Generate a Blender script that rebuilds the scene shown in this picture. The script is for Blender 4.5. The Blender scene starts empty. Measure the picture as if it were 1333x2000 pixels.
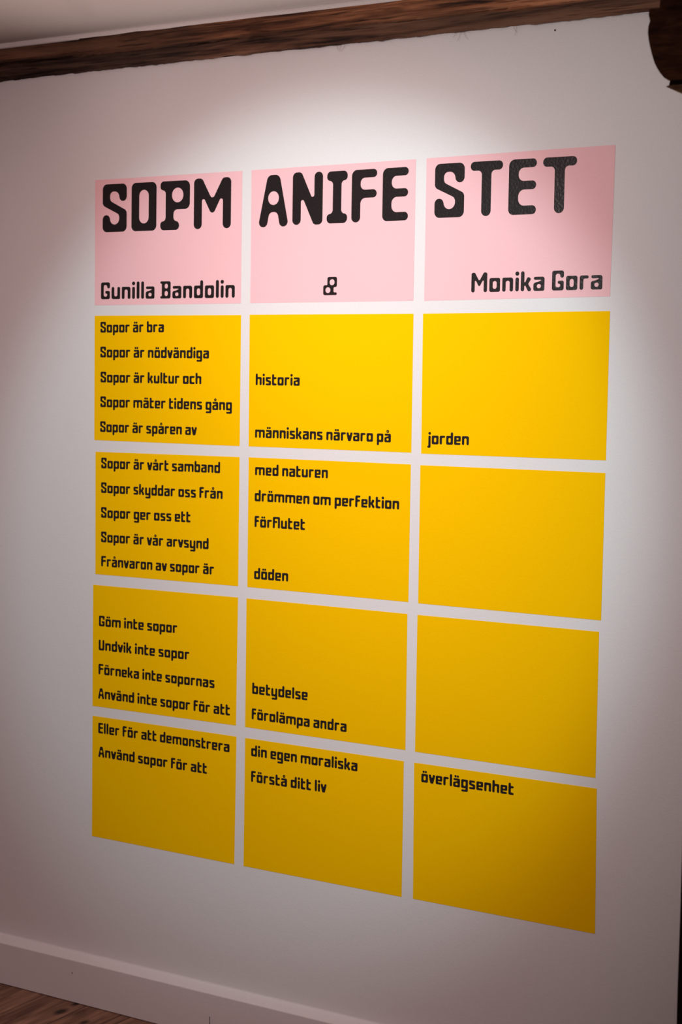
import bpy, bmesh, math, random
from mathutils import Vector, Matrix, noise
from mathutils.geometry import tessellate_polygon

random.seed(7)
C = bpy.context.scene.collection
SC = bpy.context.scene

# ------------------------------------------------------------------ camera
cam_data = bpy.data.cameras.new('camera')
cam_data.sensor_fit = 'HORIZONTAL'
cam_data.sensor_width = 24.0
cam_data.lens = 24.0 * 3313.348 / 1333.0
cam_data.clip_start = 0.05
cam_data.dof.use_dof = True
cam_data.dof.focus_distance = 3.45
cam_data.dof.aperture_fstop = 8.0
cam = bpy.data.objects.new('camera', cam_data)
C.objects.link(cam)
right = Vector((0.85368352, 0.52054574, 0.01601828))
up = -Vector((0.05143094, -0.05365862, -0.99723398))
back = -Vector((-0.51824638, 0.85214604, -0.07257964))
cam.matrix_world = Matrix(((right.x, up.x, back.x, 2.6151935),
                           (right.y, up.y, back.y, -3.16077711),
                           (right.z, up.z, back.z, 1.5073339),
                           (0, 0, 0, 1)))
SC.camera = cam

# ------------------------------------------------------------------ light and exposure
SC.view_settings.view_transform = 'Standard'
SC.view_settings.look = 'None'
SC.view_settings.gamma = 1.0
SC.view_settings.use_curve_mapping = False
SC.view_settings.exposure = 0.0

world = bpy.data.worlds.new('dim_gallery')
SC.world = world
world.use_nodes = True
bg = world.node_tree.nodes['Background']
bg.inputs['Color'].default_value = (1.0, 0.80, 0.78, 1)
bg.inputs['Strength'].default_value = 0.045


def spot(name, pos, aim, half, blend, power, color, radius=0.02):
    l = bpy.data.lights.new(name, 'SPOT')
    l.energy = power; l.color = color; l.spot_size = 2 * half; l.spot_blend = blend
    l.shadow_soft_size = radius
    o = bpy.data.objects.new(name, l)
    C.objects.link(o)
    o.location = pos
    o.rotation_euler = (Vector(aim) - Vector(pos)).to_track_quat('-Z', 'Y').to_euler()
    return o


LAMP = (1.023, -1.765, 2.203)
# one gallery spotlight: its cool hot centre, the beam around it and the warm stray light of its rim
spot('spotlight_centre', LAMP, (0.62, 0, 1.334), 0.448, 0.459, 63, (0.70, 0.98, 1.0))
spot('spotlight_beam', LAMP, (1.13, 0, 1.492), 0.592, 1.0, 57, (1.0, 0.86, 0.855))
spot('spotlight_rim', LAMP, (0.0, 0, 0.889), 0.818, 1.0, 102, (1.0, 0.69, 0.68))
# upward fill light, added left of the view to brighten the ceiling above the beam
spot('ceiling_fill', (-0.35, -1.25, 0.3), (0.75, -0.38, 2.332), 0.436, 0.9, 54, (1.0, 0.84, 0.80), 0.05)

# ------------------------------------------------------------------ materials
def nodes_of(name):
    m = bpy.data.materials.new(name); m.use_nodes = True
    nt = m.node_tree
    return m, nt, nt.nodes['Principled BSDF']


def N(nt, kind, **kw):
    n = nt.nodes.new(kind)
    for k, v in kw.items():
        if k in n.inputs.keys(): n.inputs[k].default_value = v
        else: setattr(n, k, v)
    return n


def plaster_bump(nt, bsdf, strength, dist=0.001, scale=210):
    """roller-painted plaster: fine orange-peel, plus broad unevenness"""
    tc = N(nt, 'ShaderNodeNewGeometry')
    a = N(nt, 'ShaderNodeTexNoise', Scale=scale, Detail=2.0, Roughness=0.5)
    b = N(nt, 'ShaderNodeTexNoise', Scale=9.0, Detail=2.0)
    nt.links.new(tc.outputs['Position'], a.inputs['Vector'])
    nt.links.new(tc.outputs['Position'], b.inputs['Vector'])
    mix = N(nt, 'ShaderNodeMath', operation='MULTIPLY_ADD')
    mix.inputs[1].default_value = 3.0
    nt.links.new(b.outputs['Fac'], mix.inputs[0]); nt.links.new(a.outputs['Fac'], mix.inputs[2])
    bp = N(nt, 'ShaderNodeBump', Strength=strength, Distance=dist)
    nt.links.new(mix.outputs[0], bp.inputs['Height'])
    nt.links.new(bp.outputs['Normal'], bsdf.inputs['Normal'])


def flat_mat(name, color, rough, spec, bump, dist=0.001, var=0.03, scale=210):
    m, nt, b = nodes_of(name)
    geo = N(nt, 'ShaderNodeNewGeometry')
    n = N(nt, 'ShaderNodeTexNoise', Scale=420.0, Detail=1.0)
    nt.links.new(geo.outputs['Position'], n.inputs['Vector'])
    r = N(nt, 'ShaderNodeValToRGB')
    r.color_ramp.elements[0].position = 0.3; r.color_ramp.elements[1].position = 0.7
    r.color_ramp.elements[0].color = [c * (1 - var) for c in color] + [1]
    r.color_ramp.elements[1].color = [min(1, c * (1 + var)) for c in color] + [1]
    nt.links.new(n.outputs['Fac'], r.inputs['Fac']); nt.links.new(r.outputs['Color'], b.inputs['Base Color'])
    b.inputs['Roughness'].default_value = rough
    b.inputs['Specular IOR Level'].default_value = spec
    plaster_bump(nt, b, bump, dist, scale)
    return m


M_wall = flat_mat('white_wall_paint', (0.70, 0.70, 0.70), 0.85, 0.05, 0.22)
M_base = flat_mat('white_baseboard_paint', (0.735, 0.735, 0.74), 0.65, 0.25, 0.15)
M_ceil = flat_mat('white_ceiling_paint', (0.84, 0.81, 0.79), 0.85, 0.1, 0.1)
M_pink = flat_mat('pink_sheet', (0.82, 0.50, 0.525), 0.7, 0.05, 0.2, var=0.015)
M_yellow = flat_mat('yellow_sheet', (0.90, 0.525, 0.0), 0.75, 0.02, 0.2, var=0.015)
M_ink = flat_mat('black_vinyl_letter', (0.018, 0.014, 0.014), 0.30, 0.24, 0.42, dist=0.0012, var=0.1, scale=190)
M_dark = flat_mat('dark_speck', (0.03, 0.02, 0.018), 0.7, 0.2, 0.1)
M_fit = flat_mat('brown_fitting_paint', (0.24, 0.15, 0.125), 0.5, 0.3, 0.0)
M_straw = flat_mat('straw_fibre', (0.25, 0.16, 0.10), 0.8, 0.2, 0.0)


def wood_mat(name, ramp, along, stretch, rough, bump, band=None, blotch=False):
    """streaky grain running along one axis ('X' or 'Y'); band = (z, softness, tint) for a second board colour"""
    m, nt, b = nodes_of(name)
    geo = N(nt, 'ShaderNodeNewGeometry')
    mp = N(nt, 'ShaderNodeMapping')
    s = {'X': (stretch, 60, 60), 'Y': (60, stretch, 60), 'Z': (60, 60, stretch)}[along]
    mp.inputs['Scale'].default_value = s
    nt.links.new(geo.outputs['Position'], mp.inputs['Vector'])
    a = N(nt, 'ShaderNodeTexNoise', Scale=1.0, Detail=6.0, Roughness=0.62, Distortion=0.35)
    nt.links.new(mp.outputs['Vector'], a.inputs['Vector'])
    r = N(nt, 'ShaderNodeValToRGB')
    cr = r.color_ramp
    while len(cr.elements) < len(ramp): cr.elements.new(0.5)
    for e, (p, c) in zip(cr.elements, ramp):
        e.position = p; e.color = (*c, 1)
    nt.links.new(a.outputs['Fac'], r.inputs['Fac'])
    out = r.outputs['Color']
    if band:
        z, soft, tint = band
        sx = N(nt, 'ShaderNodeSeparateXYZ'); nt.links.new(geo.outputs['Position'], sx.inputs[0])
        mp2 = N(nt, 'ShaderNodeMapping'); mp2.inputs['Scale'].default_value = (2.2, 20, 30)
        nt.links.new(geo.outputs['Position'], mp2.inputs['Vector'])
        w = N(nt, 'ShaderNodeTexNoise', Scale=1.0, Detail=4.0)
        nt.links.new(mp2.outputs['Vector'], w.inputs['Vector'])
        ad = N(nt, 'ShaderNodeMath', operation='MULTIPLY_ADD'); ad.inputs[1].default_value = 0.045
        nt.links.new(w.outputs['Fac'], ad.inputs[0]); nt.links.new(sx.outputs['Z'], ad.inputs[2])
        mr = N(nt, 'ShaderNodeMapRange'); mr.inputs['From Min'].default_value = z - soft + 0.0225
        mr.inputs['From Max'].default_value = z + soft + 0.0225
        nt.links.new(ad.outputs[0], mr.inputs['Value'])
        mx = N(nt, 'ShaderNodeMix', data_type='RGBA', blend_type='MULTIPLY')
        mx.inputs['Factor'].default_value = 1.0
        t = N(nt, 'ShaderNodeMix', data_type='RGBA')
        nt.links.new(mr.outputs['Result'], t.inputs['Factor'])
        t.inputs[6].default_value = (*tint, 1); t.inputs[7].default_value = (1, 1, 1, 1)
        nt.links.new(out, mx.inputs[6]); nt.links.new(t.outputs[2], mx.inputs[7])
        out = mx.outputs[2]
    if blotch:   # broad patches of older, darker wood and short dark checks
        for sc, lo, hi, dk in (((0.9, 6, 9), 0.42, 0.56, 0.42), ((9, 90, 190), 0.30, 0.42, 0.25)):
            mp3 = N(nt, 'ShaderNodeMapping'); mp3.inputs['Scale'].default_value = sc; mp3.inputs['Location'].default_value = (3.3, 0, 0)
            nt.links.new(geo.outputs['Position'], mp3.inputs['Vector'])
            w3 = N(nt, 'ShaderNodeTexNoise', Scale=1.0, Detail=3.0)
            nt.links.new(mp3.outputs['Vector'], w3.inputs['Vector'])
            m3 = N(nt, 'ShaderNodeMapRange'); m3.inputs['From Min'].default_value = lo; m3.inputs['From Max'].default_value = hi
            m3.inputs['To Min'].default_value = dk
            nt.links.new(w3.outputs['Fac'], m3.inputs['Value'])
            x3 = N(nt, 'ShaderNodeMix', data_type='RGBA', blend_type='MULTIPLY'); x3.inputs['Factor'].default_value = 1.0
            nt.links.new(out, x3.inputs[6]); nt.links.new(m3.outputs['Result'], x3.inputs[7]); out = x3.outputs[2]
    if blotch:   # the warm orange length of the timber begins at a ragged edge; left of it the wood is browner, with some light falloff painted in
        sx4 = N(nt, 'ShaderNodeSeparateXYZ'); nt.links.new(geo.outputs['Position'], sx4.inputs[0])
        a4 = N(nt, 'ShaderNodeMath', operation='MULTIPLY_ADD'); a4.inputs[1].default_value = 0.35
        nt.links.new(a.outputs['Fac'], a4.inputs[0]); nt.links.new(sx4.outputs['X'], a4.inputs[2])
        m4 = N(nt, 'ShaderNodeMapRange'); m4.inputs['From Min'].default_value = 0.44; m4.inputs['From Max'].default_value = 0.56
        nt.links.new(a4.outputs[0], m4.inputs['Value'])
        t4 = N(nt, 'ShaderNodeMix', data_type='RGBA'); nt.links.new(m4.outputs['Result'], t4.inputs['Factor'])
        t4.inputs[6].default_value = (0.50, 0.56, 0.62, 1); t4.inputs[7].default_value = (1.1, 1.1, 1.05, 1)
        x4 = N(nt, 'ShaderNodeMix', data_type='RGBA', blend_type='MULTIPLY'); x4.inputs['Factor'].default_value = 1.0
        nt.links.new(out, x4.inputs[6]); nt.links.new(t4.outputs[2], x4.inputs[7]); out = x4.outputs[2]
    nt.links.new(out, b.inputs['Base Color'])
    b.inputs['Roughness'].default_value = rough
    b.inputs['Specular IOR Level'].default_value = 0.25
    bp = N(nt, 'ShaderNodeBump', Strength=bump, Distance=0.004)
    nt.links.new(a.outputs['Fac'], bp.inputs['Height']); nt.links.new(bp.outputs['Normal'], b.inputs['Normal'])
    return m


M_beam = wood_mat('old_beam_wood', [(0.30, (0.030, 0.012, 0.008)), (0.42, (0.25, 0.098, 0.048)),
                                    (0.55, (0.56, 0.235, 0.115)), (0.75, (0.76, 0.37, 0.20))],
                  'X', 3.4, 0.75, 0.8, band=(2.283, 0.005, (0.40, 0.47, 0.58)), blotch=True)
M_post = wood_mat('dark_post_wood', [(0.32, (0.040, 0.017, 0.014)), (0.5, (0.20, 0.085, 0.055)),
                                     (0.72, (0.46, 0.22, 0.13))], 'X', 14, 0.8, 0.5)
M_post_v = wood_mat('dark_shaft_wood', [(0.32, (0.010, 0.005, 0.004)), (0.5, (0.04, 0.017, 0.011)),
                                        (0.72, (0.10, 0.045, 0.026))], 'Z', 3, 0.8, 0.5)
M_lip = wood_mat('lit_lip_wood', [(0.32, (0.10, 0.05, 0.03)), (0.5, (0.60, 0.38, 0.24)),
                                   (0.72, (0.82, 0.58, 0.40))], 'X', 14, 0.7, 0.4)  # lip paler than the bracket: light catching it is painted into the wood


def floor_mat():
    m, nt, b = nodes_of('pine_floorboards')
    geo = N(nt, 'ShaderNodeNewGeometry')
    sx = N(nt, 'ShaderNodeSeparateXYZ'); nt.links.new(geo.outputs['Position'], sx.inputs[0])

    def math_(op, a, bv=None, c=None):
        n = N(nt, 'ShaderNodeMath', operation=op)
        for i, v in enumerate((a, bv, c)):
            if v is None: continue
            if isinstance(v, (int, float)): n.inputs[i].default_value = v
            else: nt.links.new(v, n.inputs[i])
        return n.outputs[0]
    t = math_('DIVIDE', math_('ADD', sx.outputs['X'], 0.126 + 0.135 * 40), 0.135)
    fr = math_('FRACT', t); idx = math_('FLOOR', t)
    edge = math_('MINIMUM', fr, math_('SUBTRACT', 1.0, fr))
    gap = N(nt, 'ShaderNodeMapRange'); gap.inputs['From Min'].default_value = 0.006; gap.inputs['From Max'].default_value = 0.022
    nt.links.new(edge, gap.inputs['Value'])
    wn = N(nt, 'ShaderNodeTexWhiteNoise', noise_dimensions='1D'); nt.links.new(idx, wn.inputs['W'])
    cmb = N(nt, 'ShaderNodeCombineXYZ')
    nt.links.new(math_('MULTIPLY', sx.outputs['X'], 45.0), cmb.inputs[0])
    nt.links.new(math_('MULTIPLY', sx.outputs['Y'], 4.0), cmb.inputs[1])
    nt.links.new(math_('MULTIPLY', wn.outputs['Value'], 37.0), cmb.inputs[2])
    g = N(nt, 'ShaderNodeTexNoise', Scale=1.0, Detail=6.0, Roughness=0.6, Distortion=0.6)
    nt.links.new(cmb.outputs[0], g.inputs['Vector'])
    r = N(nt, 'ShaderNodeValToRGB'); cr = r.color_ramp
    cr.elements[0].position = 0.3; cr.elements[0].color = (0.085, 0.042, 0.026, 1)
    cr.elements[1].position = 0.7; cr.elements[1].color = (0.33, 0.185, 0.12, 1)
    nt.links.new(g.outputs['Fac'], r.inputs['Fac'])
    col = r.outputs['Color']
    # knots
    for kx, ky, rr in ((-0.017, -0.095, 0.013), (0.075, -0.118, 0.011), (-0.02, -0.036, 0.010), (0.35, -0.25, 0.014), (0.6, -0.5, 0.012)):
        dx = math_('MULTIPLY', math_('SUBTRACT', sx.outputs['X'], kx), 1.0)
        dy = math_('MULTIPLY', math_('SUBTRACT', sx.outputs['Y'], ky), 0.55)
        d = math_('SQRT', math_('ADD', math_('MULTIPLY', dx, dx), math_('MULTIPLY', dy, dy)))
        d = math_('ADD', d, math_('MULTIPLY', g.outputs['Fac'], 0.006))
        k = N(nt, 'ShaderNodeMapRange'); k.inputs['From Min'].default_value = rr * 0.7; k.inputs['From Max'].default_value = rr * 1.5
        k.inputs['To Min'].default_value = 0.12
        nt.links.new(d, k.inputs['Value'])
        mx = N(nt, 'ShaderNodeMix', data_type='RGBA', blend_type='MULTIPLY'); mx.inputs['Factor'].default_value = 1
        nt.links.new(col, mx.inputs[6]); nt.links.new(k.outputs['Result'], mx.inputs[7]); col = mx.outputs[2]
    mx = N(nt, 'ShaderNodeMix', data_type='RGBA', blend_type='MULTIPLY'); mx.inputs['Factor'].default_value = 1
    gm = math_('MULTIPLY_ADD', gap.outputs['Result'], 0.55, 0.45)
    nt.links.new(col, mx.inputs[6]); nt.links.new(gm, mx.inputs[7])
    nt.links.new(mx.outputs[2], b.inputs['Base Color'])
    b.inputs['Roughness'].default_value = 0.6; b.inputs['Specular IOR Level'].default_value = 0.25
    h = math_('MULTIPLY_ADD', g.outputs['Fac'], 0.3, gap.outputs['Result'])
    bp = N(nt, 'ShaderNodeBump', Strength=0.6, Distance=0.002)
    nt.links.new(h, bp.inputs['Height']); nt.links.new(bp.outputs['Normal'], b.inputs['Normal'])
    return m


M_floor = floor_mat()

# ------------------------------------------------------------------ helpers
def link_mesh(name, verts, faces, mat, parent=None, smooth=False):
    me = bpy.data.meshes.new(name)
    me.from_pydata(verts, [], faces); me.validate(); me.update()
    me.materials.append(mat)
    if smooth:
        for p in me.polygons: p.use_smooth = True
    o = bpy.data.objects.new(name, me); C.objects.link(o)
    if parent: o.parent = parent
    return o


def from_bm(name, bm, mat, parent=None, smooth=False):
    bmesh.ops.recalc_face_normals(bm, faces=bm.faces)
    me = bpy.data.meshes.new(name); bm.to_mesh(me); bm.free()
    me.materials.append(mat)
    if smooth:
        for p in me.polygons: p.use_smooth = True
    o = bpy.data.objects.new(name, me); C.objects.link(o)
    if parent: o.parent = parent
    return o


def box_bm(x0, x1, y0, y1, z0, z1, bev=0.0, seg=2):
    bm = bmesh.new()
    bmesh.ops.create_cube(bm, size=1, matrix=Matrix.Translation(((x0 + x1) / 2, (y0 + y1) / 2, (z0 + z1) / 2)) @ Matrix.Diagonal((x1 - x0, y1 - y0, z1 - z0, 1)))
    if bev: bmesh.ops.bevel(bm, geom=bm.edges[:], offset=bev, segments=seg, profile=0.5, affect='EDGES')
    return bm


def prism_bm(pts, axis, a0, a1):
    """closed profile extruded along an axis: pts are (y,z) for 'X', (x,z) for 'Y'"""
    bm = bmesh.new()
    def co(p, a): return (a, p[0], p[1]) if axis == 'X' else (p[0], a, p[1])
    A = [bm.verts.new(co(p, a0)) for p in pts]; B = [bm.verts.new(co(p, a1)) for p in pts]
    bm.faces.new(A); bm.faces.new(B[::-1])
    for i in range(len(pts)):
        j = (i + 1) % len(pts)
        bm.faces.new((A[i], A[j], B[j], B[i]))
    return bm


def structure(o):
    o['kind'] = 'structure'; return o


def tag(o, label, cat, group=None):
    o['label'] = label; o['category'] = cat
    if group: o['group'] = group
    return o


def empty(name, loc):
    o = bpy.data.objects.new(name, None); C.objects.link(o); o.location = loc
    o.empty_display_size = 0.05
    return o


def tube(name, pts, r, mat, parent=None, seg=6):
    vs, fs = [], []
    n = len(pts)
    for i, p in enumerate(pts):
        d = (Vector(pts[min(i + 1, n - 1)]) - Vector(pts[max(i - 1, 0)])).normalized()
        u = d.orthogonal().normalized(); w = d.cross(u)
        for k in range(seg):
            a = 2 * math.pi * k / seg
            vs.append(Vector(p) + r * (math.cos(a) * u + math.sin(a) * w))
    for i in range(n - 1):
        for k in range(seg):
            k2 = (k + 1) % seg
            fs.append((i * seg + k, i * seg + k2, (i + 1) * seg + k2, (i + 1) * seg + k))
    fs.append(tuple(range(seg))[::-1]); fs.append(tuple((n - 1) * seg + k for k in range(seg)))
    return [tuple(v) for v in vs], fs


# ------------------------------------------------------------------ the room
ZC = 2.332
structure(from_bm('floor', box_bm(-3.2, 4.2, -4.6, 0.12, -0.06, 0.0), M_floor))
structure(from_bm('wall_back', box_bm(-3.2, 4.2, 0.0, 0.12, 0.0, 2.2445), M_wall))
structure(from_bm('ceiling', box_bm(-3.2, 4.2, -4.6, 0.12, ZC, ZC + 0.06), M_ceil))

# plastered skirting: flat front, top sloping back up to the wall with a soft rolled edge
prof = [(0.0, 0.002), (-0.033, 0.002), (-0.034, 0.1040)]
for k in range(5):
    a = math.pi / 2 * k / 4
    prof.append((-0.034 + 0.003 * (1 - math.cos(a)), 0.1040 + 0.003 * math.sin(a)))
prof += [(-0.006, 0.1130)]
for k in range(1, 5):
    a = math.pi / 2 * k / 4
    prof.append((-0.006 + 0.006 * math.sin(a), 0.1130 + 0.006 * (1 - math.cos(a))))
prof += [(0.0, 0.119)]
base = structure(from_bm('baseboard_back', prism_bm(prof, 'X', -3.2, 4.2), M_base))
vs, fs = tube('s', [(0.3790, -0.0342, 0.052), (0.3797, -0.0342, 0.042), (0.3790, -0.0342, 0.030)], 0.0007, M_dark)
link_mesh('scratch', vs, fs, M_dark, base)
bm = bmesh.new(); bmesh.ops.create_icosphere(bm, subdivisions=2, radius=1, matrix=Matrix.Translation((-0.0335, -0.034, 0.0745)) @ Matrix.Diagonal((0.0014, 0.0006, 0.0026, 1)))
from_bm('paint_chip', bm, M_straw, base)

# white bead that closes the joint between beam and ceiling
prof = [(0.02, 2.3195), (-0.008, 2.3195), (-0.0105, 2.3215), (-0.0115, 2.326), (-0.0105, 2.3300), (-0.0085, 2.3312), (-0.0085, ZC), (0.02, ZC)]
structure(from_bm('trim_1', prism_bm(prof, 'X', -3.2, 4.2), M_ceil))

# ------------------------------------------------------------------ old beam along the top of the wall
def make_beam():
    x0, x1, nx = -2.6, 3.9, 900
    zs0, zs1, nz = 2.2445, 2.3215, 26
    vs, fs = [], []
    for i in range(nx + 1):
        x = x0 + (x1 - x0) * i / nx
        rag = 0.0022 * noise.noise((x * 9, 3.1, 0)) + 0.0020 * noise.noise((x * 34, 7.7, 1)) + 0.0012 * noise.noise((x * 110, 2, 5))
        rag += 0.003 * max(0, noise.noise((x * 60, 1.3, 9)) - 0.15) * (2.0 if x < 0.55 else 0.8)
        bot = zs0 - 0.0015 + rag
        top = zs1 + 0.0016 * noise.noise((x * 5, 11.0, 2)) + 0.0008 * noise.noise((x * 40, 12.0, 2)) - (0.003 if x < -0.05 else 0.0)
        for j in range(nz + 1):
            t = j / nz
            z = bot + (top - bot) * t
            y = -0.0100 + 0.0025 * noise.noise((x * 4, z * 60, 4)) + 0.0016 * noise.noise((x * 14, z * 160, 8))
            # long drying crack, and a slightly set-back lower half
            zc = 2.2805 + 0.006 * noise.noise((x * 1.6, 0, 21)) + 0.0015 * noise.noise((x * 9, 0, 22))
            y += 0.008 * math.exp(-((z - zc) / 0.0016) ** 2) * max(0.0, min(1, 0.5 + 2.2 * noise.noise((x * 2.3, 5, 30))))
            y += 0.0015 * (1 if z < zc else 0)
            if j == 0: y = max(y, -0.007) + 0.001
            vs.append((x, min(y, -0.0012), z))
        vs.append((x, 0.10, top)); vs.append((x, 0.10, max(bot, zs0 + 0.0004))); vs.append((x, 0.003, max(bot, zs0 + 0.0004)))
    w = nz + 4
    for i in range(nx):
        for j in range(w):
            j2 = (j + 1) % w
            fs.append((i * w + j, (i + 1) * w + j, (i + 1) * w + j2, i * w + j2))
    fs.append(tuple(range(w))); fs.append(tuple(nx * w + k for k in range(w))[::-1])
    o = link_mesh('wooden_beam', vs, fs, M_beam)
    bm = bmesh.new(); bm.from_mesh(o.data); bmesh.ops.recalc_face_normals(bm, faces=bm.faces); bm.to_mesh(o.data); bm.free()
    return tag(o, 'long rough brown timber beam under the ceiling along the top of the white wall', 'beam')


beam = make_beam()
# loose straw fibres sticking out from under the beam
for cx, n in ((0.668, 3), (0.955, 3), (1.085, 2)):
    V, F = [], []
    for k in range(n):
        x = cx + 0.010 * k + random.uniform(-0.003, 0.003); L = random.uniform(0.010, 0.020); s = random.uniform(-0.008, 0.010)
        pts = [(x + s * t * t, -0.004 - 0.002 * t, 2.2435 - L * t) for t in (0, 0.35, 0.7, 1)]
        v, f = tube('f', pts, 0.00022, M_straw, seg=5)
        F += [tuple(i + len(V) for i in q) for q in f]; V += v
    link_mesh('straw_fibre', V, F, M_straw, beam)
bm = bmesh.new(); bmesh.ops.create_uvsphere(bm, u_segments=12, v_segments=8, radius=1, matrix=Matrix.Translation((1.1755, -0.0006, 2.2275)) @ Matrix.Diagonal((0.0017, 0.0012, 0.0019, 1)))
tag(from_bm('nail_head', bm, M_dark, smooth=True), 'tiny dark nail head in the white wall just below the beam', 'nail')

# ------------------------------------------------------------------ timber post with carved bracket, at the right
def make_post():
    t = tag(empty('wooden_post', (1.885, -0.83, 0)), 'dark timber post with a curved bracket at the right edge, in front of the wall', 'post')
    ox, oy = 1.885, -0.83
    def put(o):
        for v in o.data.vertices: v.co.x -= ox; v.co.y -= oy
        return o
    bm = box_bm(1.8105, 1.96, -0.90, -0.76, 0.0, 1.925, 0.004)
    bmesh.ops.subdivide_edges(bm, edges=[e for e in bm.edges if abs(e.verts[0].co.z - e.verts[1].co.z) > 1], cuts=60)
    for v in bm.verts:
        v.co.x += 0.0012 * noise.noise((v.co.y * 3, v.co.z * 5, 1)); v.co.y += 0.0012 * noise.noise((v.co.x * 3, v.co.z * 6, 2))
    put(from_bm('shaft', bm, M_post_v, t))
    # carved bracket: rounded belly turning under
    outer = [(1.7270, 2.038), (1.7262, 2.030), (1.7285, 2.022), (1.7262, 2.014), (1.7258, 2.006), (1.7272, 1.996), (1.7300, 1.985), (1.7332, 1.974),
             (1.7368, 1.964), (1.7410, 1.956), (1.7458, 1.949), (1.7515, 1.9425), (1.7575, 1.9385)]
    pr = outer + [(1.96, 1.9385), (1.96, 2.038)]
    put(from_bm('bracket', prism_bm(pr, 'Y', -0.90, -0.775), M_post, t))
    put(from_bm('bracket_groove', prism_bm([(1.7582, 1.9390), (1.7575, 1.9350), (1.7562, 1.9302), (1.95, 1.9302), (1.95, 1.9390)], 'Y', -0.895, -0.778), M_post_v, t))  # darker wood paints in the shadow line of the groove
    lip = [(1.7560, 1.9300), (1.7575, 1.9285), (1.7650, 1.9250), (1.7780, 1.9195), (1.7900, 1.9165), (1.8105, 1.912), (1.965, 1.912), (1.965, 1.9305), (1.7600, 1.9308)]
    put(from_bm('bracket_lip', prism_bm(lip, 'Y', -0.9035, -0.772), M_lip, t))
    hd = [(1.741, 2.0375), (1.7422, 2.055), (1.7408, 2.09), (1.7425, 2.16), (1.7410, 2.25), (1.742, ZC), (1.96, ZC), (1.96, 2.0375)]
    put(from_bm('post_head', prism_bm(hd, 'Y', -0.898, -0.77), M_post, t))


make_post()

# ------------------------------------------------------------------ little round fitting on the ceiling
def make_fitting():
    t = tag(empty('ceiling_fitting', (0.222, -0.368, ZC)), 'small round brown fitting on the ceiling at the top edge, above the beam', 'ceiling fitting')
    def lathe(prof, seg=32):
        bm = bmesh.new(); rings = []
        for r, z in prof:
            rings.append([bm.verts.new((r * math.cos(2 * math.pi * k / seg), r * math.sin(2 * math.pi * k / seg), z)) for k in range(seg)])
        for a, b in zip(rings, rings[1:]):
            for k in range(seg): bm.faces.new((a[k], a[(k + 1) % seg], b[(k + 1) % seg], b[k]))
        bm.faces.new(rings[0]); bm.faces.new(rings[-1][::-1])
        return bm
    from_bm('base_plate', lathe([(0.030, 0.0), (0.030, -0.003), (0.028, -0.005)]), M_fit, t, True)
    from_bm('dome', lathe([(0.026, -0.004), (0.026, -0.008), (0.023, -0.013), (0.017, -0.0165), (0.009, -0.018), (0.002, -0.0185)]), M_fit, t, True)


make_fitting()

# ------------------------------------------------------------------ sheets on the wall: corners (x, z) in metres, top left first, clockwise
SHEETS = {
    (0, 0): [(-0.0032, 1.9898), (0.4204, 1.9895), (0.4204, 1.6948), (-0.0022, 1.6955)],
    (0, 1): [(0.4452, 1.9894), (0.8638, 1.9905), (0.8641, 1.6948), (0.4460, 1.6949)],
    (0, 2): [(0.8892, 1.9910), (1.3113, 1.9935), (1.3084, 1.6976), (0.8898, 1.6944)],
    (1, 0): [(-0.0022, 1.6706), (0.4214, 1.6686), (0.4215, 1.3737), (-0.0014, 1.3750)],
    (1, 1): [(0.4449, 1.6692), (0.8649, 1.6675), (0.8658, 1.3737), (0.4463, 1.3740)],
    (1, 2): [(0.8879, 1.6674), (1.3093, 1.6689), (1.3092, 1.3730), (0.8898, 1.3725)],
    (2, 0): [(0.0027, 1.3472), (0.4217, 1.3489), (0.4219, 1.0548), (0.0042, 1.0531)],
    (2, 1): [(0.4468, 1.3493), (0.8654, 1.3486), (0.8656, 1.0537), (0.4473, 1.0549)],
    (2, 2): [(0.8884, 1.3479), (1.3087, 1.3479), (1.3082, 1.0517), (0.8895, 1.0530)],
    (3, 0): [(-0.0023, 1.0266), (0.4220, 1.0289), (0.4203, 0.7336), (-0.0025, 0.7319)],
    (3, 1): [(0.4456, 1.0287), (0.8639, 1.0279), (0.8652, 0.7326), (0.4461, 0.7332)],
    (3, 2): [(0.8885, 1.0279), (1.3047, 1.0284), (1.3055, 0.7309), (0.8889, 0.7320)],
    (4, 0): [(-0.0021, 0.7077), (0.4222, 0.7080), (0.4201, 0.4101), (-0.0020, 0.4117)],
    (4, 1): [(0.4466, 0.7079), (0.8619, 0.7077), (0.8627, 0.4094), (0.4462, 0.4100)],
    (4, 2): [(0.8875, 0.7080), (1.3089, 0.7094), (1.3138, 0.4106), (0.8909, 0.4103)],
}

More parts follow.
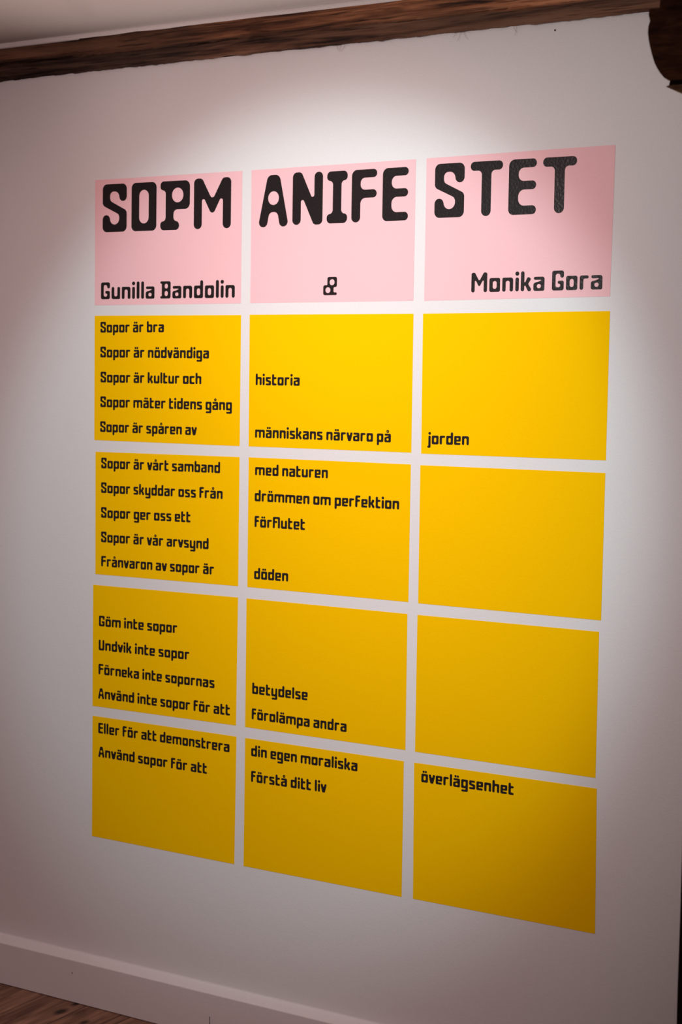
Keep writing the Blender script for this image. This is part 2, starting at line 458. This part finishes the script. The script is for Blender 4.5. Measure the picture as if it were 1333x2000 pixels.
LINES = [   # sheet (row, column), wording, cap height, left x, baseline z at the left, right x, baseline z at the right
    ((0, 0), 'SOPM', 0.1115, 0.0209, 1.8667, 0.3905, 1.8638),
    ((0, 1), 'ANIFE', 0.1115, 0.4648, 1.8646, 0.8470, 1.8642),
    ((0, 2), 'STET', 0.1115, 0.9104, 1.8662, 1.2305, 1.8653),
    ((0, 0), 'Gunilla Bandolin', 0.0395, 0.0171, 1.7094, 0.4036, 1.7078),
    ((0, 1), '&', 0.0395, 0.6389, 1.7097, 0.6736, 1.7097),
    ((0, 2), 'Monika Gora', 0.0395, 1.0008, 1.7102, 1.2915, 1.7118),
    ((1, 0), 'Sopor är bra', 0.025, 0.0163, 1.6309, 0.2044, 1.6311),
    ((1, 0), 'Sopor är nödvändiga', 0.025, 0.0164, 1.5723, 0.3336, 1.5711),
    ((1, 0), 'Sopor är kultur och', 0.025, 0.0176, 1.5131, 0.3128, 1.5123),
    ((1, 0), 'Sopor mäter tidens gång', 0.025, 0.0173, 1.4545, 0.3990, 1.4540),
    ((1, 0), 'Sopor är spåren av', 0.025, 0.0171, 1.3953, 0.3016, 1.3952),
    ((2, 0), 'Sopor är vårt samband', 0.025, 0.0209, 1.3086, 0.3682, 1.3105),
    ((2, 0), 'Sopor skyddar oss från', 0.025, 0.0210, 1.2498, 0.3759, 1.2515),
    ((2, 0), 'Sopor ger oss ett', 0.025, 0.0214, 1.1904, 0.2860, 1.1932),
    ((2, 0), 'Sopor är vår arvsynd', 0.025, 0.0218, 1.1317, 0.3381, 1.1342),
    ((2, 0), 'Frånvaron av sopor är', 0.025, 0.0226, 1.0732, 0.3542, 1.0765),
    ((3, 0), 'Göm inte sopor', 0.025, 0.0169, 0.9284, 0.2506, 0.9317),
    ((3, 0), 'Undvik inte sopor', 0.025, 0.0165, 0.8701, 0.2861, 0.8726),
    ((3, 0), 'Förneka inte sopornas', 0.025, 0.0163, 0.8115, 0.3589, 0.8136),
    ((3, 0), 'Använd inte sopor för att', 0.025, 0.0151, 0.7525, 0.4032, 0.7549),
    ((4, 0), 'Eller för att demonstrera', 0.025, 0.0165, 0.6680, 0.4031, 0.6697),
    ((4, 0), 'Använd sopor för att', 0.025, 0.0168, 0.6099, 0.3402, 0.6107),
    ((1, 1), 'historia', 0.025, 0.4639, 1.5121, 0.5808, 1.5121),
    ((1, 1), 'människans närvaro på', 0.025, 0.4641, 1.3942, 0.8152, 1.3942),
    ((2, 1), 'med naturen', 0.025, 0.4654, 1.3099, 0.6578, 1.3106),
    ((2, 1), 'drömmen om perfektion', 0.025, 0.4653, 1.2513, 0.8385, 1.2512),
    ((2, 1), 'förflutet', 0.025, 0.4657, 1.1927, 0.6004, 1.1934),
    ((2, 1), 'döden', 0.025, 0.4663, 1.0749, 0.5575, 1.0755),
    ((3, 1), 'betydelse', 0.025, 0.4648, 0.8124, 0.6137, 0.8133),
    ((3, 1), 'förolämpa andra', 0.025, 0.4644, 0.7536, 0.7163, 0.7541),
    ((4, 1), 'din egen moraliska', 0.025, 0.4642, 0.6687, 0.7459, 0.6705),
    ((4, 1), 'förstå ditt liv', 0.025, 0.4648, 0.6093, 0.6671, 0.6119),
    ((1, 2), 'jorden', 0.025, 0.9048, 1.3932, 1.0024, 1.3941),
    ((4, 2), 'överlägsenhet', 0.025, 0.9061, 0.6687, 1.1243, 0.6706),
]

# ------------------------------------------------------------------ the lettering: one typeface, drawn as rounded outlines
# every glyph: advance width, list of shapes; a shape is [outline, hole, hole ...]; a point is (x, y, corner radius); cap height = 100
def rr(x0, y0, x1, y1, r): return [(x0, y0, r), (x0, y1, r), (x1, y1, r), (x1, y0, r)]
def dot(cx, cy, r): return rr(cx - r, cy - r, cx + r, cy + r, r)


HOLE = rr(19.5, 15.5, 42.5, 56.5, 11.4)
O_ = [rr(0, 0, 62, 72, 10), HOLE]
A_ = [[(2, 72, 7.5), (62, 72, 12), (62, 0, 9), (0, 0, 11), (0, 41, 13), (26, 46, 8), (42.5, 53, 1.2), (41, 56.5, 1.2), (2, 56.5, 7.5)], rr(19, 13.5, 42.5, 34.5, 10.2)]
I_ = [rr(0, 0, 19.5, 71, 9.6)]
TWO = [[dot(20, 90, 8.8)], [dot(42, 90, 8.8)]]
RING = [[dot(31, 92, 12), dot(31, 92, 4.6)]]
G = {
 'o': (62, [O_]), 'ö': (62, [O_] + TWO), 'a': (62, [A_]), 'ä': (62, [A_] + TWO), 'å': (62, [A_] + RING),
 'n': (62, [[[(0, 0, 9.6), (0, 72, 8), (62, 72, 13), (62, 0, 9.6), (42.5, 0, 9.6), (42.5, 56, 11), (19.5, 56, 11), (19.5, 0, 9.6)]]]),
 'u': (62, [[[(0, 72, 9.6), (19.5, 72, 9.6), (19.5, 15.5, 11), (42.5, 15.5, 11), (42.5, 72, 9.6), (62, 72, 9.6), (62, 0, 8), (0, 0, 13)]]]),
 'm': (103, [[[(0, 0, 9.2), (0, 72, 8), (103, 72, 13), (103, 0, 9.2), (84.2, 0, 9.2), (84.2, 56, 10.8), (61, 56, 10.8), (61, 0, 9.2), (42, 0, 9.2), (42, 56, 10.8), (18.8, 56, 10.8), (18.8, 0, 9.2)]]]),
 'h': (62, [[[(0, 0, 9.6), (0, 102, 9.6), (19.5, 102, 9.6), (19.5, 72, 3), (62, 72, 13), (62, 0, 9.6), (42.5, 0, 9.6), (42.5, 56.5, 11), (19.5, 56.5, 11), (19.5, 0, 9.6)]]]),
 'b': (62, [[[(0, 0, 10), (0, 102, 9.6), (19.5, 102, 9.6), (19.5, 72, 3), (62, 72, 10), (62, 0, 10)], HOLE]]),
 'd': (62, [[[(62, 0, 10), (62, 102, 9.6), (42.5, 102, 9.6), (42.5, 72, 3), (0, 72, 10), (0, 0, 10)], HOLE]]),
 'p': (62, [[[(0, -27, 9.6), (0, 72, 10), (62, 72, 10), (62, 0, 10), (19.5, 0, 3), (19.5, -27, 9.6)], HOLE]]),
 'g': (62, [[[(0, 0, 10), (0, 72, 10), (62, 72, 10), (62, -30, 11), (3, -30, 7.5), (3, -15, 7.5), (42.5, -15, 5), (42.5, 0, 5)], HOLE]]),
 'y': (62, [[[(0, 72, 9.6), (19.5, 72, 9.6), (19.5, 15.5, 11), (42.5, 15.5, 11), (42.5, 72, 9.6), (62, 72, 9.6), (62, -30, 11), (5, -30, 7.5), (5, -15, 7.5), (42.5, -15, 5), (42.5, 0, 5), (0, 0, 11)]]]),
 'c': (54, [[[(0, 0, 10), (0, 72, 10), (54, 72, 7.6), (54, 56.5, 7.6), (19.5, 56.5, 11), (19.5, 15.5, 11), (54, 15.5, 7.6), (54, 0, 7.6)]]]),
 'e': (60, [[[(0, 0, 10), (0, 72, 10), (60, 72, 10), (60, 28, 9), (19.5, 28, 6), (19.5, 15.5, 6), (57, 15.5, 7.6), (57, 0, 7.6)], rr(19.5, 41, 41, 57.5, 8)]]),
 'f': (48, [[[(0, 0, 9.6), (0, 100, 12), (48, 100, 7.6), (48, 84.5, 7.6), (19.5, 84.5, 9), (19.5, 64, 9), (45, 64, 7.6), (45, 48.5, 7.6), (19.5, 48.5, 9), (19.5, 0, 9.6)]]]),
 'ﬂ': (74, [[[(0, 0, 9.6), (0, 100, 12), (74, 100, 10), (74, 0, 9.6), (54.5, 0, 9.6), (54.5, 84.5, 9), (19.5, 84.5, 9), (19.5, 64, 9), (45, 64, 7.6), (45, 48.5, 7.6), (19.5, 48.5, 9), (19.5, 0, 9.6)]]]),
 'i': (19.5, [I_, [dot(9.75, 91, 11)]]),
 'j': (28.5, [[[(9, 71, 9.6), (28.5, 71, 9.6), (28.5, -30, 9), (0, -30, 7.5), (0, -15, 7.5), (9, -15, 4)]], [dot(18.75, 91, 11)]]),
 'k': (60, [[[(0, 0, 9.6), (0, 102, 9.6), (19.5, 102, 9.6), (19.5, 45, 3), (25, 45, 3), (38, 73.5, 9.2), (60, 65, 9.2), (41.5, 37, 4), (63, 4, 9.2), (43, -3.5, 9.2), (26, 28, 3), (19.5, 28, 3), (19.5, 0, 9.6)]]]),
 'l': (19.5, [[rr(0, 0, 19.5, 102, 9.6)]]),
 'r': (48, [[[(0, 0, 9.6), (0, 72, 10), (48, 72, 7.6), (48, 56.5, 7.6), (19.5, 56.5, 9), (19.5, 0, 9.6)]]]),
 's': (55, [[[(53, 72, 7.5), (53, 57, 7.5), (19, 57, 5), (19, 48.5, 5), (55, 37, 9), (55, 0, 10), (1, 0, 7.5), (1, 15, 7.5), (36, 15, 5), (36, 24.5, 5), (0, 36, 9), (0, 72, 10)]]]),
 't': (46, [[[(0, 0, 10), (0, 98, 9.6), (19.5, 98, 9.6), (19.5, 72, 4), (45, 72, 7.6), (45, 56.5, 7.6), (19.5, 56.5, 9), (19.5, 15.5, 11), (46, 15.5, 7.6), (46, 0, 7.6)]]]),
 'v': (60, [[[(-2, 73, 8.6), (19, 73, 8.6), (30, 29, 6), (41, 73, 8.6), (62, 73, 8.6), (43, -1, 10.5), (17, -1, 10.5)]]]),
 'S': (64, [[[(64, 100, 11), (64, 64, 9.6), (44.5, 64, 9.6), (44.5, 84.5, 12.3), (19.5, 84.5, 12.3), (19.5, 65, 10), (64, 44, 10), (64, 0, 11), (0, 0, 11), (0, 35.5, 9.6), (19.5, 35.5, 9.6), (19.5, 15.5, 12.3), (44.5, 15.5, 12.3), (44.5, 36, 10), (0, 56, 10), (0, 100, 11)]]]),
 'O': (65, [[rr(0, 0, 65, 100, 11), rr(20, 15.5, 45, 85, 12.4)]]),
 'P': (75, [[[(0, 100, 8), (75, 100, 12), (75, 42, 12), (33.5, 42, 10), (33.5, 18, 8), (48, 18, 8.6), (48, 0, 8.6), (0, 0, 8.6), (0, 18, 8.6), (13.5, 18, 8), (13.5, 82, 8), (0, 82, 8.6)], rr(29.5, 56, 58.5, 86, 14.4)]]),
 'M': (92, [[[(0, 0, 9.6), (0, 102, 9.6), (20, 102, 9.0), (46, 57, 6), (72, 102, 9.0), (92, 102, 9.6), (92, 0, 9.6), (72.2, 0, 9.6), (72.2, 72, 4.2), (46, 25, 7), (19.8, 72, 4.2), (19.8, 0, 9.6)]]]),
 'A': (74, [[[(0, -2, 9.6), (23, 100, 12), (51, 100, 12), (74, -2, 9.6), (53, -2, 9.6), (47, 27, 10), (27, 27, 10), (21, -2, 9.6)], rr(24, 41, 50, 68, 12.9)]]),
 'N': (71, [[[(0, 0, 9.6), (0, 102, 9.6), (20.5, 102, 9.0), (51.3, 40, 4), (51.3, 101, 9.6), (71, 101, 9.6), (71, -1, 9.6), (50.5, -1, 9.0), (19.7, 61, 4), (19.7, 0, 9.6)]]]),
 'I': (47, [[[(0, 100, 8.6), (47, 100, 8.6), (47, 82, 8.6), (33.3, 82, 8), (33.3, 18, 8), (47, 18, 8.6), (47, 0, 8.6), (0, 0, 8.6), (0, 18, 8.6), (13.7, 18, 8), (13.7, 82, 8), (0, 82, 8.6)]]]),
 'F': (57, [[[(0, 0, 9.6), (0, 100, 12), (57, 100, 7.7), (57, 84.5, 7.7), (20, 84.5, 10), (20, 61.5, 10), (56.5, 61.5, 7.7), (56.5, 46, 7.7), (20, 46, 11), (20, 0, 9.6)]]]),
 'E': (57, [[[(0, 0, 10), (0, 100, 12), (57, 100, 7.7), (57, 84.5, 7.7), (20, 84.5, 11), (20, 60.5, 11), (56.5, 60.5, 7.7), (56.5, 45, 7.7), (20, 45, 12), (20, 16, 12), (57, 16, 7.7), (57, 0, 7.7)]]]),
 'T': (68, [[[(0, 100, 8), (68, 100, 8), (68, 83.5, 8), (44, 83.5, 8), (44, 0, 9.7), (24, 0, 9.7), (24, 83.5, 8), (0, 83.5, 8)]]]),
 'G': (65, [[[(0, 0, 11), (0, 100, 11), (65, 100, 11), (65, 64, 9.6), (45.5, 64, 9.6), (45.5, 84.5, 11), (19.5, 84.5, 11), (19.5, 15.5, 11), (45.5, 15.5, 11), (45.5, 33, 5), (32, 33, 7.7), (32, 49, 7.7), (65, 49, 9), (65, 0, 11)]]]),
 'U': (64, [[[(0, 100, 9.6), (19.5, 100, 9.6), (19.5, 15.5, 12), (44.5, 15.5, 12), (44.5, 100, 9.6), (64, 100, 9.6), (64, 0, 13), (0, 0, 13)]]]),
 'B': (72, [[[(0, 100, 6), (72, 100, 11), (72, 53, 5), (68, 51, 4), (72, 49, 5), (72, 0, 11), (0, 0, 6), (0, 13.5, 6), (10.5, 13.5, 4), (10.5, 86.5, 4), (0, 86.5, 6)], rr(30, 58, 53, 86, 11.4), rr(30, 14, 53, 44, 11.4)]]),
 '&': (87, [[[(26, 100, 11), (87, 100, 11), (87, 44, 10), (66, 44, 7), (66, 15, 6), (87, 15, 7.4), (87, 0, 7.4), (0, 0, 11), (0, 55, 11), (26, 55, 4)], rr(40, 54, 72, 87, 15.5), rr(14, 11.5, 46, 43.5, 15.5)]]),
}
BEAR = {'v': 2.0, 'A': 2.5, 'P': 4.0, 'I': 3.5, 'k': 5.0}
SPACE = 29.0


def fillet(pts, seg=7):
    out = []; n = len(pts)
    for i in range(n):
        p = Vector(pts[i][:2]); r = pts[i][2]
        a = Vector(pts[i - 1][:2]) - p; b = Vector(pts[(i + 1) % n][:2]) - p
        la, lb = a.length, b.length; a.normalize(); b.normalize()
        ang = a.angle(b)
        if r <= 0 or ang > math.pi - 0.01: out.append(p); continue
        d = r / math.tan(ang / 2)
        ra, rb = pts[i - 1][2], pts[(i + 1) % n][2]
        d2 = min(d, la * 0.499, lb * 0.499) if (d > la * 0.62 or d > lb * 0.62) else d
        r = d2 * math.tan(ang / 2)
        p0, p1 = p + a * d2, p + b * d2
        c = p + (a + b).normalized() * (r / math.sin(ang / 2))
        v0, v1 = p0 - c, p1 - c
        t0 = math.atan2(v0.y, v0.x); dt = math.atan2(v1.y, v1.x) - t0
        while dt > math.pi: dt -= 2 * math.pi
        while dt < -math.pi: dt += 2 * math.pi
        for k in range(seg + 1):
            t = t0 + dt * k / seg
            out.append(c + r * Vector((math.cos(t), math.sin(t))))
    return out


def grow(loop, d):
    """move a closed outline outwards (d > 0) or inwards by d"""
    n = len(loop)
    area = sum(loop[i].x * loop[(i + 1) % n].y - loop[(i + 1) % n].x * loop[i].y for i in range(n))
    s = 1 if area > 0 else -1
    out = []
    for i in range(n):
        t = loop[(i + 1) % n] - loop[i - 1]
        if t.length < 1e-6: out.append(loop[i]); continue
        t.normalize()
        out.append(loop[i] + s * d * Vector((t.y, -t.x)))
    return out


def layout(text):
    """list of (glyph, x) in glyph units, and the total ink width"""
    x, res, prev = 0.0, [], None
    text = text.replace('fl', 'ﬂ')
    for ch in text:
        if ch == ' ': x += SPACE; continue
        b = BEAR.get(ch, 6.5)
        if prev is not None: x += b
        res.append((ch, x)); x += G[ch][0]; end = x
        x += b; prev = ch
    return res, end


def glyph_mesh(items, place, y_front, y_back, name, parent, bold=0.0):
    """items: (char, x) list -> one mesh of raised letters on the sheet"""
    V, F = [], []
    for ch, gx in items:
        for shape in G[ch][1]:
            loops = [[Vector((q.x + gx, q.y, 0)) for q in grow(fillet(c), bold if n_ == 0 else -bold)] for n_, c in enumerate(shape)]
            flat = [q for l in loops for q in l]
            n0 = len(V)
            for y in (y_front, y_back):
                for q in flat:
                    X, Z = place(q.x, q.y); V.append((X, y, Z))
            n = len(flat)
            for tri in tessellate_polygon(loops): F.append(tuple(n0 + k for k in tri))
            s = 0
            for l in loops:
                for k in range(len(l)):
                    k2 = (k + 1) % len(l)
                    F.append((n0 + s + k, n0 + s + k2, n0 + n + s + k2, n0 + n + s + k))
                s += len(l)
    o = link_mesh(name, V, F, M_ink, parent)
    bm = bmesh.new(); bm.from_mesh(o.data); bmesh.ops.recalc_face_normals(bm, faces=bm.faces)
    # a thin open shell: make sure the lettering faces the room
    fr = [f for f in bm.faces if abs(f.normal.y) > 0.9]
    if fr and sum(f.normal.y for f in fr) > 0: bmesh.ops.reverse_faces(bm, faces=bm.faces)
    bm.to_mesh(o.data); bm.free()
    return o


LABELS = {
    (0, 0): 'pink sheet on the wall with the big black title letters SOPM',
    (0, 1): 'pink sheet on the wall with the big black title letters ANIFE and an ampersand',
    (0, 2): 'pink sheet on the wall with the big black title letters STET',
    (1, 0): 'yellow sheet directly under the pink SOPM sheet, with five lines of black text',
    (1, 1): 'yellow sheet under the pink ANIFE sheet, with the black word historia',
    (1, 2): 'yellow sheet under the pink STET sheet, with the single black word jorden',
    (2, 0): 'yellow sheet in the left column whose last line begins Frånvaron',
    (2, 1): 'yellow sheet in the middle column with four lines, from med naturen down to döden',
    (2, 2): 'blank yellow sheet without text, directly below the jorden sheet',
    (3, 0): 'yellow sheet in the left column with four lines of text starting Göm inte sopor',
    (3, 1): 'yellow sheet in the middle column with the two lines betydelse and förolämpa andra',
    (3, 2): 'blank darker yellow sheet without text, directly above the överlägsenhet sheet',
    (4, 0): 'yellow sheet at the bottom left, text starting Eller för att demonstrera',
    (4, 1): 'yellow sheet at the bottom of the middle column, text starting din egen moraliska',
    (4, 2): 'yellow sheet at the bottom right with the single black word överlägsenhet',
}
PERSON = ('Gunilla Bandolin', 'Monika Gora')
Y_SHEET, Y_INK = -0.0005, -0.0010

for rc, q in SHEETS.items():
    cx = sum(p[0] for p in q) / 4; cz = sum(p[1] for p in q) / 4
    t = tag(empty('wall_sheet', (cx, 0, q[2][1])), LABELS[rc], 'wall sheet', 'pink title sheets on the wall' if rc[0] == 0 else 'yellow text sheets on the wall')
    vs = [(x - cx, 0.0, z - q[2][1]) for x, z in q] + [(x - cx, Y_SHEET, z - q[2][1]) for x, z in q]
    fs = [(0, 1, 2, 3), (7, 6, 5, 4), (0, 4, 5, 1), (1, 5, 6, 2), (2, 6, 7, 3), (3, 7, 4, 0)]
    bmm = bmesh.new()
    bv = [bmm.verts.new(v) for v in vs]
    for f in fs: bmm.faces.new([bv[i] for i in f])
    from_bm('sheet', bmm, M_pink if rc[0] == 0 else M_yellow, t)
    for cell, text, H, xa, za, xb, zb in LINES:
        if cell != rc: continue
        items, width = layout(text)
        k = (xb - xa) / width; s = H / 100.0
        def place(gx, gy, k=k, s=s, xa=xa, za=za, zb=zb, width=width):
            return xa + gx * k - cx, za + (zb - za) * gx / width + gy * s - q[2][1]
        if H > 0.1:
            for it in items:
                o = glyph_mesh([it], place, Y_INK, Y_SHEET, 'title_letter', t)
                o['label'] = 'big black rounded title letter ' + it[0]
        else:
            o = glyph_mesh(items, place, Y_INK, Y_SHEET, 'ampersand' if text == '&' else 'name_line' if text in PERSON else 'text_line', t, 0.9 if H < 0.03 else 0.0)
            o['label'] = 'black ampersand between the two names' if text == '&' else 'small black lettering of a name along the bottom of the sheet' if text in PERSON else 'black lettering reading ' + text
